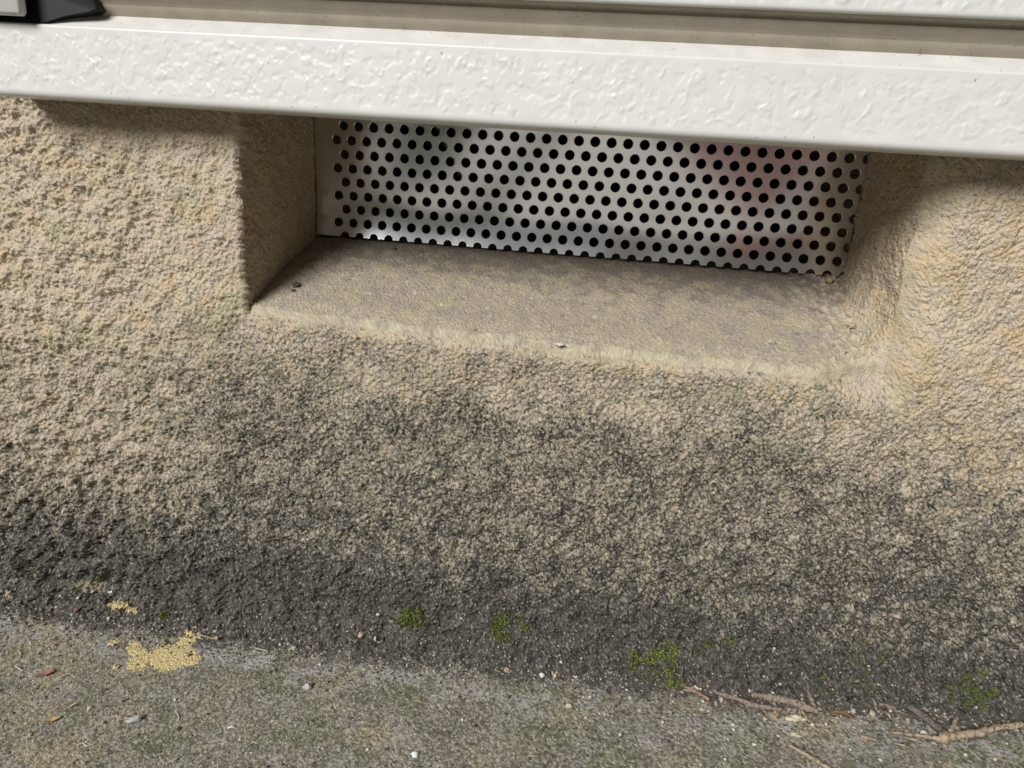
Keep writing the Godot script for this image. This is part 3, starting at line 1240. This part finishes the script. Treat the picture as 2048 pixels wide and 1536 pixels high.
func litter(m1: Material, m2: Material) -> void:
	# broken stem bits around the brown twigs
	for k in 14:
		var c: Array = [[1480, 1412], [1560, 1428], [1640, 1436], [1700, 1440], [1760, 1436], [1830, 1476]][k % 6]
		var x: float = c[0] + rng.randf_range(-45, 45)
		var y: float = c[1] + rng.randf_range(-10, 22)
		var a := rng.randf_range(-0.5, 0.9)
		var l := rng.randf_range(9, 24)
		var r := rng.randf_range(0.18, 0.42)
		var g0 := on_ground(x - cos(a) * l, y - sin(a) * l)
		var g1 := on_ground(x, y) + Vector3(0, 0.0004, 0)
		var g2 := on_ground(x + cos(a) * l, y + sin(a) * l)
		var lift := Vector3(0, r * 0.001 + 0.0003, 0)
		var o := put("stem_bit", tube([Vector3.ZERO + lift, g1 - g0 + lift, g2 - g0 + lift], [r * 0.0008, r * 0.001, r * 0.0007], 0.4, 8, 8), m1 if k % 2 == 0 else m2)
		o.position = g0
		tag(o, "small broken stem bit among the twigs at the wall foot", "stem bit", "broken stem bits among the twigs")


func bark(c: Color) -> StandardMaterial3D:
	var m := gritty(0.9, 0.008, 0.025, noise_tex(23, 0.06, 3, false, 256), true)
	m.albedo_color = c.linear_to_srgb()
	return m


# px: photo pixels along the twig, lift: height of the axis above the ground in mm at each.
func twig(called: String, label: String, px: Array, lift: Array, rad: Array, m: Material, shoots := []) -> void:
	var pts := []
	for i in px.size():
		var g := on_ground(px[i][0], px[i][1])
		var r: float = rad[mini(i, rad.size() - 1)]
		pts.append(Vector3(g.x, g.y + (lift[mini(i, lift.size() - 1)] + 1.22 * r + 0.5) * 0.001, g.z))
	var base: Vector3 = pts[0]
	var t := thing(called, label, "twig", base)
	var loc := []
	var rr := []
	for i in pts.size():
		loc.append(pts[i] - base)
		rr.append(rad[mini(i, rad.size() - 1)] * 0.00122)
	put("stem", tube(loc, rr, 0.42, 12, 14), m, t)
	for s in shoots:
		var sp := []
		for a in s[0]:
			var g := on_ground(a[0], a[1])
			sp.append(Vector3(g.x, g.y + (a[2] + 0.9) * 0.001, g.z) - base)
		put("side_shoot", tube(sp, s[1], 0.4, 10, 10), m, t)


func build_twigs() -> void:
	var brown := bark(Color(0.25, 0.20, 0.155))
	var reddish := bark(Color(0.28, 0.19, 0.14))
	var grey := bark(Color(0.15, 0.125, 0.11))
	var straw := bark(Color(0.36, 0.285, 0.195))
	litter(brown, straw)
	twig("forked_twig", "pale tan forked twig with a knot, longest one on the ground", [[2040, 1465], [1990, 1470], [1950, 1478], [1905, 1482], [1882, 1488]], [2.6, 2.0, 1.2, 0.6, 0.2], [1.0, 1.1, 1.15, 1.3, 1.9], straw, [[[[1884, 1488, 1.2], [1850, 1480, 1.0], [1815, 1475, 0.8], [1772, 1469, 0.5]], [0.0012, 0.0008, 0.0006, 0.0004]], [[[1890, 1487, 1.2], [1900, 1470, 3.0], [1908, 1455, 4.2]], [0.0011, 0.0009, 0.0006]], [[[1884, 1489, 1.0], [1888, 1500, 0.8]], [0.0013, 0.0007]]])
	twig("grey_stick", "short dark grey stick with blunt ends lying against the forked twig", [[1817, 1422], [1835, 1434], [1858, 1453], [1878, 1470]], [0.5, 0.4, 0.4, 0.6], [1.15, 1.25, 1.2, 1.0], grey)
	twig("brown_twig", "thick brown twig with a side shoot at its end", [[1503, 1398], [1535, 1404], [1575, 1411], [1605, 1421], [1633, 1431]], [0.6, 0.5, 0.4, 0.4, 0.3], [1.0, 1.25, 1.35, 1.4, 1.0], brown, [[[[1628, 1427, 1.5], [1620, 1410, 2.6], [1611, 1396, 3.4]], [0.0010, 0.0009, 0.0008]]])
	twig("knobbly_twig", "knobbly thin brown twig alongside the thick brown one", [[1426, 1388], [1450, 1398], [1475, 1404], [1495, 1415], [1530, 1421], [1562, 1425]], [0.4, 0.3, 0.3, 0.3, 0.3, 0.3], [0.7, 0.85, 0.7, 0.95, 0.8, 0.6], brown)
	twig("reddish_twig", "short reddish twig ending at the small fresh moss tuft", [[1362, 1377], [1385, 1386], [1417, 1404]], [0.8, 0.5, 0.2], [0.6, 0.75, 0.6], reddish)
	twig("straw_twig", "straight straw-coloured stem lying apart on the open ground", [[1572, 1491], [1610, 1514], [1652, 1540], [1690, 1565]], [0.2, 0.2, 0.2, 0.2], [0.45, 0.6, 0.65, 0.6], straw)
	twig("thin_stem", "hair-thin bent stem between the amber leaf strip and grey stick", [[1739, 1398], [1748, 1411], [1752, 1425]], [0.6, 0.8, 0.2], [0.3, 0.35, 0.25], straw)
	twig("twig_stub", "stubby pale twig piece beside the upper end of the grey stick", [[1758, 1415], [1772, 1419], [1788, 1423]], [0.3, 0.3, 0.3], [0.7, 0.9, 0.6], brown)
	twig("straw_bit", "short straw bit below the amber leaf strip", [[1706, 1472], [1728, 1479], [1751, 1484]], [0.2, 0.2, 0.2], [0.35, 0.45, 0.3], straw)
	twig("dry_stalk", "thin dry stalk tucked under the knobbly twig", [[1512, 1418], [1522, 1432], [1538, 1444]], [0.4, 0.2, 0.1], [0.4, 0.45, 0.3], grey)
	twig("pale_splinter", "pale splinter leaning off the thick brown twig", [[1597, 1418], [1606, 1434], [1618, 1447]], [1.2, 0.6, 0.1], [0.45, 0.5, 0.3], straw)
	twig("seed_stalk", "fine stalk with a round end beside the yellow crust", [[399, 1272], [412, 1277], [426, 1281], [436, 1282]], [0.4, 0.3, 0.3, 0.3], [0.25, 0.25, 0.3, 0.8], straw)


# ------------------------------------------------------------------ pebbles, scraps, grit, screws

func pebble(called: String, label: String, px: float, py: float, size: Vector3, turn: float, c: Color, group := "") -> void:
	var g := on_either(px, py)
	var o := put(called, stone(size * 0.001, int(px * 7 + py), 0.42 if called != "crumb" else 0.7), mat(c, 0.8, 0.0, true))
	o.position = g + Vector3(0, size.y * 0.0006, 0)
	o.rotation.y = turn
	tag(o, label, "pebble" if called != "crumb" else "crumb", group)


func scrap(called: String, label: String, px: float, py: float, length: float, width: float, turn: float, c: Color, group := "") -> void:
	var g := on_either(px, py)
	var st := tri_tool()
	var n := 6
	var rows := []
	for i in n + 1:
		var f := float(i) / n
		var w := width * 0.0005 * sin(PI * clampf(f * 0.86 + 0.09, 0.0, 1.0)) * (1.0 + 0.3 * sin(f * 17.0 + px))
		var x := (f - 0.5) * length * 0.001
		var y := 0.0004 + 0.0006 * sin(f * 5.0 + py) * length * 0.12
		rows.append([Vector3(x, y + w * 0.5, -w), Vector3(x, y, 0), Vector3(x, y + w * 0.5, w)])
	for side in [0.0, 0.00018]:
		for i in n:
			for k in 2:
				var a: Vector3 = rows[i][k]
				var b: Vector3 = rows[i + 1][k]
				var e: Vector3 = rows[i + 1][k + 1]
				var d: Vector3 = rows[i][k + 1]
				for v in [a, b, e, a, e, d]:
					st.add_vertex(v - Vector3(0, side, 0))
	var o := put(called, flat_mesh(st), mat(c, 0.75))
	o.position = g + Vector3(0, 0.0002, 0.0002)
	o.rotation.y = turn
	tag(o, label, "leaf scrap", group)


func build_bits() -> void:
	pebble("pebble", "elongated grey pebble alone on the ground below the yellow crust", 270, 1441, Vector3(3.0, 1.3, 1.4), 0.6, Color(0.42, 0.41, 0.40))
	pebble("pebble", "rounded yellow pebble beside the bright yellow crust", 232, 1336, Vector3(1.4, 0.9, 1.2), 0.3, Color(0.50, 0.40, 0.16))
	pebble("pebble", "flat white chip in the dirt above the yellow streak", 224, 1184, Vector3(1.8, 0.5, 0.9), 0.5, Color(0.75, 0.74, 0.72))
	pebble("pebble", "small white stone at the edge of the yellow streak", 163, 1191, Vector3(0.9, 0.7, 0.8), 0.2, Color(0.7, 0.68, 0.65))
	pebble("pebble", "brown-red clay lump in the dirt beside the yellow streak", 157, 1220, Vector3(1.4, 1.1, 1.2), 0.9, Color(0.20, 0.085, 0.05))
	pebble("pebble", "round cream pebble on bare ground above the grey pebble", 179, 1418, Vector3(0.9, 0.7, 0.9), 0.1, Color(0.55, 0.48, 0.36))
	pebble("pebble", "light grey stone at the dirt edge between the crust and moss", 615, 1377, Vector3(1.9, 1.4, 1.5), 0.4, Color(0.46, 0.44, 0.42))
	pebble("pebble", "pale lilac stone at the dirt edge right of the crust", 588, 1298, Vector3(1.5, 1.0, 1.2), 0.4, Color(0.36, 0.34, 0.38))
	pebble("pebble", "cream stone in the dirt left of the dense moss tuft", 722, 1272, Vector3(1.5, 1.2, 1.3), 1.1, Color(0.44, 0.37, 0.25))
	pebble("pebble", "white shard in the dirt under the dense moss tuft", 750, 1281, Vector3(0.7, 1.3, 0.7), 0.2, Color(0.6, 0.54, 0.46))
	pebble("pebble", "tan stone at the dirt edge under the ring-shaped moss", 1013, 1341, Vector3(1.3, 1.0, 1.1), 0.7, Color(0.45, 0.35, 0.25))
	pebble("pebble", "white pebble paired with a yellow one at the dirt edge", 1084, 1352, Vector3(1.2, 1.0, 1.0), 0.0, Color(0.66, 0.62, 0.55))
	pebble("pebble", "yellow pebble paired with a white one at the dirt edge", 1110, 1353, Vector3(0.9, 1.1, 0.9), 0.0, Color(0.52, 0.42, 0.2))
	pebble("pebble", "white round stone on open ground far below the dense moss", 830, 1511, Vector3(1.4, 0.7, 1.3), 0.0, Color(0.72, 0.74, 0.76))
	pebble("pebble", "oval cream stone on open ground below the paired pebbles", 1137, 1414, Vector3(1.4, 0.8, 1.0), 0.3, Color(0.56, 0.51, 0.40))
	pebble("pebble", "white crumbly stone where the stick meets the forked twig", 1847, 1471, Vector3(1.8, 1.2, 1.3), 0.3, Color(0.60, 0.58, 0.55))
	pebble("pebble", "tan crumbly lump between the amber strip and twig stub", 1744, 1430, Vector3(1.5, 1.2, 1.4), 0.9, Color(0.40, 0.34, 0.24))
	var wedge := put("pebble", stone(Vector3(0.0019, 0.0013, 0.0012), 91, 0.45), mat(Color(0.40, 0.31, 0.17), 0.85, 0.0, true))
	wedge.position = Vector3(0.2522, sill_y(0.2522, 0.006) + 0.0012, 0.006)
	tag(wedge, "yellowish stone crumb wedged under the plate's lower corner", "pebble")
	for a in [[594, 572, 1.7, 1.3, Color(0.06, 0.05, 0.045), "dark dirt clump in the left corner of the sill"], [586, 582, 0.9, 0.7, Color(0.14, 0.12, 0.1), "small grey dirt bit beside the dark clump on the sill"], [1543, 685, 1.5, 0.7, Color(0.45, 0.44, 0.42), "pale grey chip on the front half of the sill"], [1690, 612, 1.6, 0.9, Color(0.42, 0.33, 0.18), "ochre mortar crumb on the sill below the plate corner"], [1702, 655, 1.8, 1.1, Color(0.44, 0.36, 0.23), "larger ochre mortar crumb at the sill's right end"], [1685, 705, 1.5, 0.9, Color(0.45, 0.37, 0.24), "flat mortar crumb near the sill's right front corner"], [1120, 690, 1.6, 0.5, Color(0.6, 0.58, 0.54), "white chip on the sill's front edge"], [790, 498, 0.7, 0.6, Color(0.08, 0.07, 0.06), "dark speck on the sill under the plate's left part"]]:
		var sc := put("sill_crumb", stone(Vector3(a[2], a[3], a[2] * 0.8) * 0.001, int(a[0]), 0.6), mat(a[4], 0.85, 0.0, true))
		sc.position = on_sill(a[0], a[1]) + Vector3(0, a[3] * 0.0005, 0)
		tag(sc, a[5], "crumb")
	pebble("crumb", "large cream crumb below the thick brown twig", 1592, 1438, Vector3(3.6, 0.9, 1.8), 0.2, Color(0.52, 0.46, 0.32))
	pebble("crumb", "flat cream crumb on open ground below the large one", 1590, 1470, Vector3(2.4, 0.6, 1.0), 0.1, Color(0.52, 0.46, 0.31))
	pebble("crumb", "cream crumb resting on the back of the thick brown twig", 1545, 1396, Vector3(1.9, 1.5, 1.0), 0.3, Color(0.52, 0.46, 0.34))
	pebble("crumb", "cream crumb lying on the reddish twig", 1393, 1379, Vector3(1.8, 0.9, 0.8), -0.4, Color(0.60, 0.55, 0.40))
	var pale := [[118, 1195], [190, 1180], [1466, 1450], [1467, 1460], [1625, 1450], [1652, 1449], [1325, 1445], [1556, 1473], [1172, 1436], [735, 1500], [1180, 1395], [1260, 1396], [900, 1331], [985, 1313], [1122, 1324], [925, 1440], [1406, 1404], [640, 1330], [1390, 1463], [1508, 1490], [560, 1290], [480, 1480], [1240, 1470], [350, 1400], [60, 1470], [1700, 1500], [1760, 1520], [1930, 1510], [1990, 1520], [1450, 1520]]
	for a in pale:
		pebble("grit_stone", "tiny pale stone loose on the grey ground", a[0], a[1], Vector3(rng.randf_range(0.5, 0.9), 0.5, rng.randf_range(0.5, 0.8)), rng.randf() * 3.0, Color(0.6, 0.56, 0.48) * rng.randf_range(0.75, 1.05), "tiny pale stones on the ground")
	scrap("leaf_strip", "amber dry leaf strip lying between the brown and grey twigs", 1690, 1433, 11.0, 2.6, -0.05, Color(0.22, 0.12, 0.045))
	scrap("leaf_scrap", "rust-red leaf scrap on the ground left of the yellow crust", 97, 1348, 5.0, 3.6, 0.7, Color(0.30, 0.12, 0.09))
	scrap("leaf_scrap", "ochre curled leaf scrap near the grey pebble", 105, 1441, 6.0, 2.4, 0.6, Color(0.42, 0.28, 0.11))
	scrap("leaf_scrap", "yellow-brown leaf scrap propped on the knobbly twig", 1552, 1433, 4.2, 1.8, 1.0, Color(0.48, 0.32, 0.10))
	scrap("leaf_scrap", "orange leaf scrap on the dirt above the amber strip", 1657, 1372, 2.8, 1.6, 0.1, Color(0.5, 0.26, 0.13))
	scrap("leaf_scrap", "reddish leaf scrap in the dirt above the thin bent stem", 1726, 1396, 4.0, 1.4, 0.8, Color(0.30, 0.17, 0.11))
	scrap("leaf_scrap", "pink-tan scrap standing at the knot of the forked twig", 1900, 1459, 3.6, 2.2, 0.9, Color(0.48, 0.33, 0.24))
	scrap("leaf_scrap", "yellow scrap at the dirt edge above the reddish twig", 1417, 1367, 2.2, 1.8, 0.9, Color(0.55, 0.43, 0.2))
	scrap("leaf_scrap", "long tan sliver on open ground near the cream pebble", 148, 1412, 4.5, 1.0, 0.8, Color(0.42, 0.34, 0.24))
	scrap("leaf_scrap", "tan bract on the black growth above the crust", 237, 1158, 2.6, 1.2, 1.4, Color(0.36, 0.28, 0.2))
	scrap("leaf_scrap", "white seed husk on open ground below the crust", 463, 1457, 3.2, 1.0, 0.35, Color(0.72, 0.70, 0.64))
	scrap("leaf_scrap", "cream seed husk on the wall foot above the dense moss", 864, 1166, 2.6, 1.1, 1.0, Color(0.58, 0.52, 0.36))
	for a in [[1378, 1384], [1402, 1392], [1440, 1400], [1472, 1396], [1512, 1412], [1530, 1438], [1578, 1420], [1607, 1442], [1640, 1420], [1668, 1446], [1705, 1424], [1730, 1450], [1775, 1432], [1812, 1448], [1868, 1490], [1915, 1470], [1950, 1452]]:
		scrap("pale_flake", "small cream flake of litter among the twigs", a[0], a[1], rng.randf_range(1.8, 4.2), rng.randf_range(1.2, 2.2), rng.randf_range(-1.5, 1.5), Color(0.50, 0.43, 0.33) * rng.randf_range(0.7, 1.15), "cream litter flakes among the twigs")
	for a in [[397, 751], [378, 1127], [562, 1075], [548, 1176], [1444, 1146], [1520, 942], [1540, 1495], [165, 1450], [960, 1420], [1330, 1430], [1890, 1530], [1235, 1434], [845, 1440], [1785, 1440], [1800, 1462]]:
		scrap("bud_scale", "tiny orange-brown bud scale", a[0], a[1], rng.randf_range(1.4, 2.4), rng.randf_range(0.6, 1.0), rng.randf_range(-1.5, 1.5), Color(0.36, 0.23, 0.14) * rng.randf_range(0.7, 1.1), "tiny orange-brown bud scales")
	var fibre := mat(Color(0.58, 0.57, 0.52), 0.8)
	var n := 0
	for f in [[[[28, 1327], [38, 1318], [42, 1309], [36, 1303], [32, 1308]], "white hooked fibre on the ground near the rust-red scrap"], [[[30, 1333], [38, 1338], [45, 1344], [52, 1336]], "short cream fibre below the hooked one"], [[[112, 1360], [122, 1355], [133, 1350], [142, 1348]], "frayed white fibre touching the rust-red leaf scrap"], [[[155, 1491], [166, 1488], [174, 1494], [186, 1490], [194, 1484]], "wavy white fibre on open ground below the grey pebble"], [[[508, 1297], [520, 1300], [535, 1303]], "straight white fibre at the dirt edge right of the crust"], [[[352, 1450], [358, 1440], [356, 1430], [350, 1424]], "curled white fibre right of the grey pebble"]]:
		var pts := []
		for a in f[0]:
			pts.append(on_ground(a[0], a[1]) + Vector3(0, 0.0005, 0))
		var loc := []
		for p in pts:
			loc.append(p - pts[0])
		var o := put("fibre", tube(loc, [0.00012, 0.00018, 0.00016, 0.0001], 0.2, 6, 4), fibre)
		o.position = pts[0]
		tag(o, f[1], "fibre")
		n += 1
	# loose soil grains nobody could count
	var mm := MultiMesh.new()
	mm.transform_format = MultiMesh.TRANSFORM_3D
	mm.use_colors = true
	mm.mesh = stone(Vector3.ONE, 5, 0.5)
	var count := 5200
	mm.instance_count = count
	for k in count:
		var x := rng.randf_range(-0.17, 0.38)
		var z := 0.084 + absf(rng.randfn()) * 0.011
		if k % 5 == 0:
			z = rng.randf_range(0.085, 0.18)
		var wz := wall_z(x, ground_y(x, z) + 0.001)
		var y := ground_y(x, z)
		if z < wz:
			y = -0.245 + 0.043 * (x - 0.06) + absf(rng.randfn()) * 0.012
			z = wall_z(x, y)
		var r := rng.randf_range(0.00022, 0.00062) * (1.5 if rng.randf() < 0.06 else 1.0)
		mm.set_instance_transform(k, Transform3D(Basis.from_euler(Vector3(rng.randf() * 6.0, rng.randf() * 6.0, 0)).scaled(Vector3(r, r * 0.8, r)), Vector3(x, y, z)))
		var c := Color(0.07, 0.06, 0.05)
		var pick := rng.randf()
		if pick < 0.16:
			c = Color(0.42, 0.38, 0.30)
		elif pick < 0.30:
			c = Color(0.25, 0.21, 0.16)
		elif pick < 0.312:
			c = Color(0.30, 0.18, 0.1)
		mm.set_instance_color(k, c * rng.randf_range(0.7, 1.3))
	var g := MultiMeshInstance3D.new()
	g.name = "loose_soil"
	g.multimesh = mm
	g.material_override = mat(Color(1, 1, 1), 0.85, 0.0, true)
	add_child(g)
	g.set_meta("kind", "stuff")
	tag(g, "loose dark soil grains along the foot of the wall", "soil")
	# screw ends seen through two holes
	var steel := mat(Color(0.62, 0.62, 0.62), 0.35, 1.0)
	for a in [[7.5, 2, "threaded steel screw end behind a plate hole in the third row"], [6.5, 0, "steel screw end behind a plate hole in the top row"]]:
		var at := Vector3(a[0] * PITCH, -a[1] * PITCH * RT3 / 2.0, -0.0065)
		var s := thing("screw", a[2], "screw", at)
		put("shank", tube([Vector3(-0.006, 0.010, -0.006), Vector3(0.006, -0.008, 0.002)], [0.0011], 0.0), steel, s)
		var hp := []
		for k in 57:
			var f := k / 56.0
			var ax := Vector3(-0.006, 0.010, -0.006).lerp(Vector3(0.006, -0.008, 0.002), f)
			var dirn := Vector3(0.012, -0.018, 0.008).normalized()
			var e1 := dirn.cross(Vector3.BACK).normalized()
			var e2 := dirn.cross(e1)
			var ang := f * 7.0 * TAU
			hp.append(ax + (e1 * cos(ang) + e2 * sin(ang)) * 0.0015)
		put("thread", tube(hp, [0.0004], 0.0, 6), steel, s)
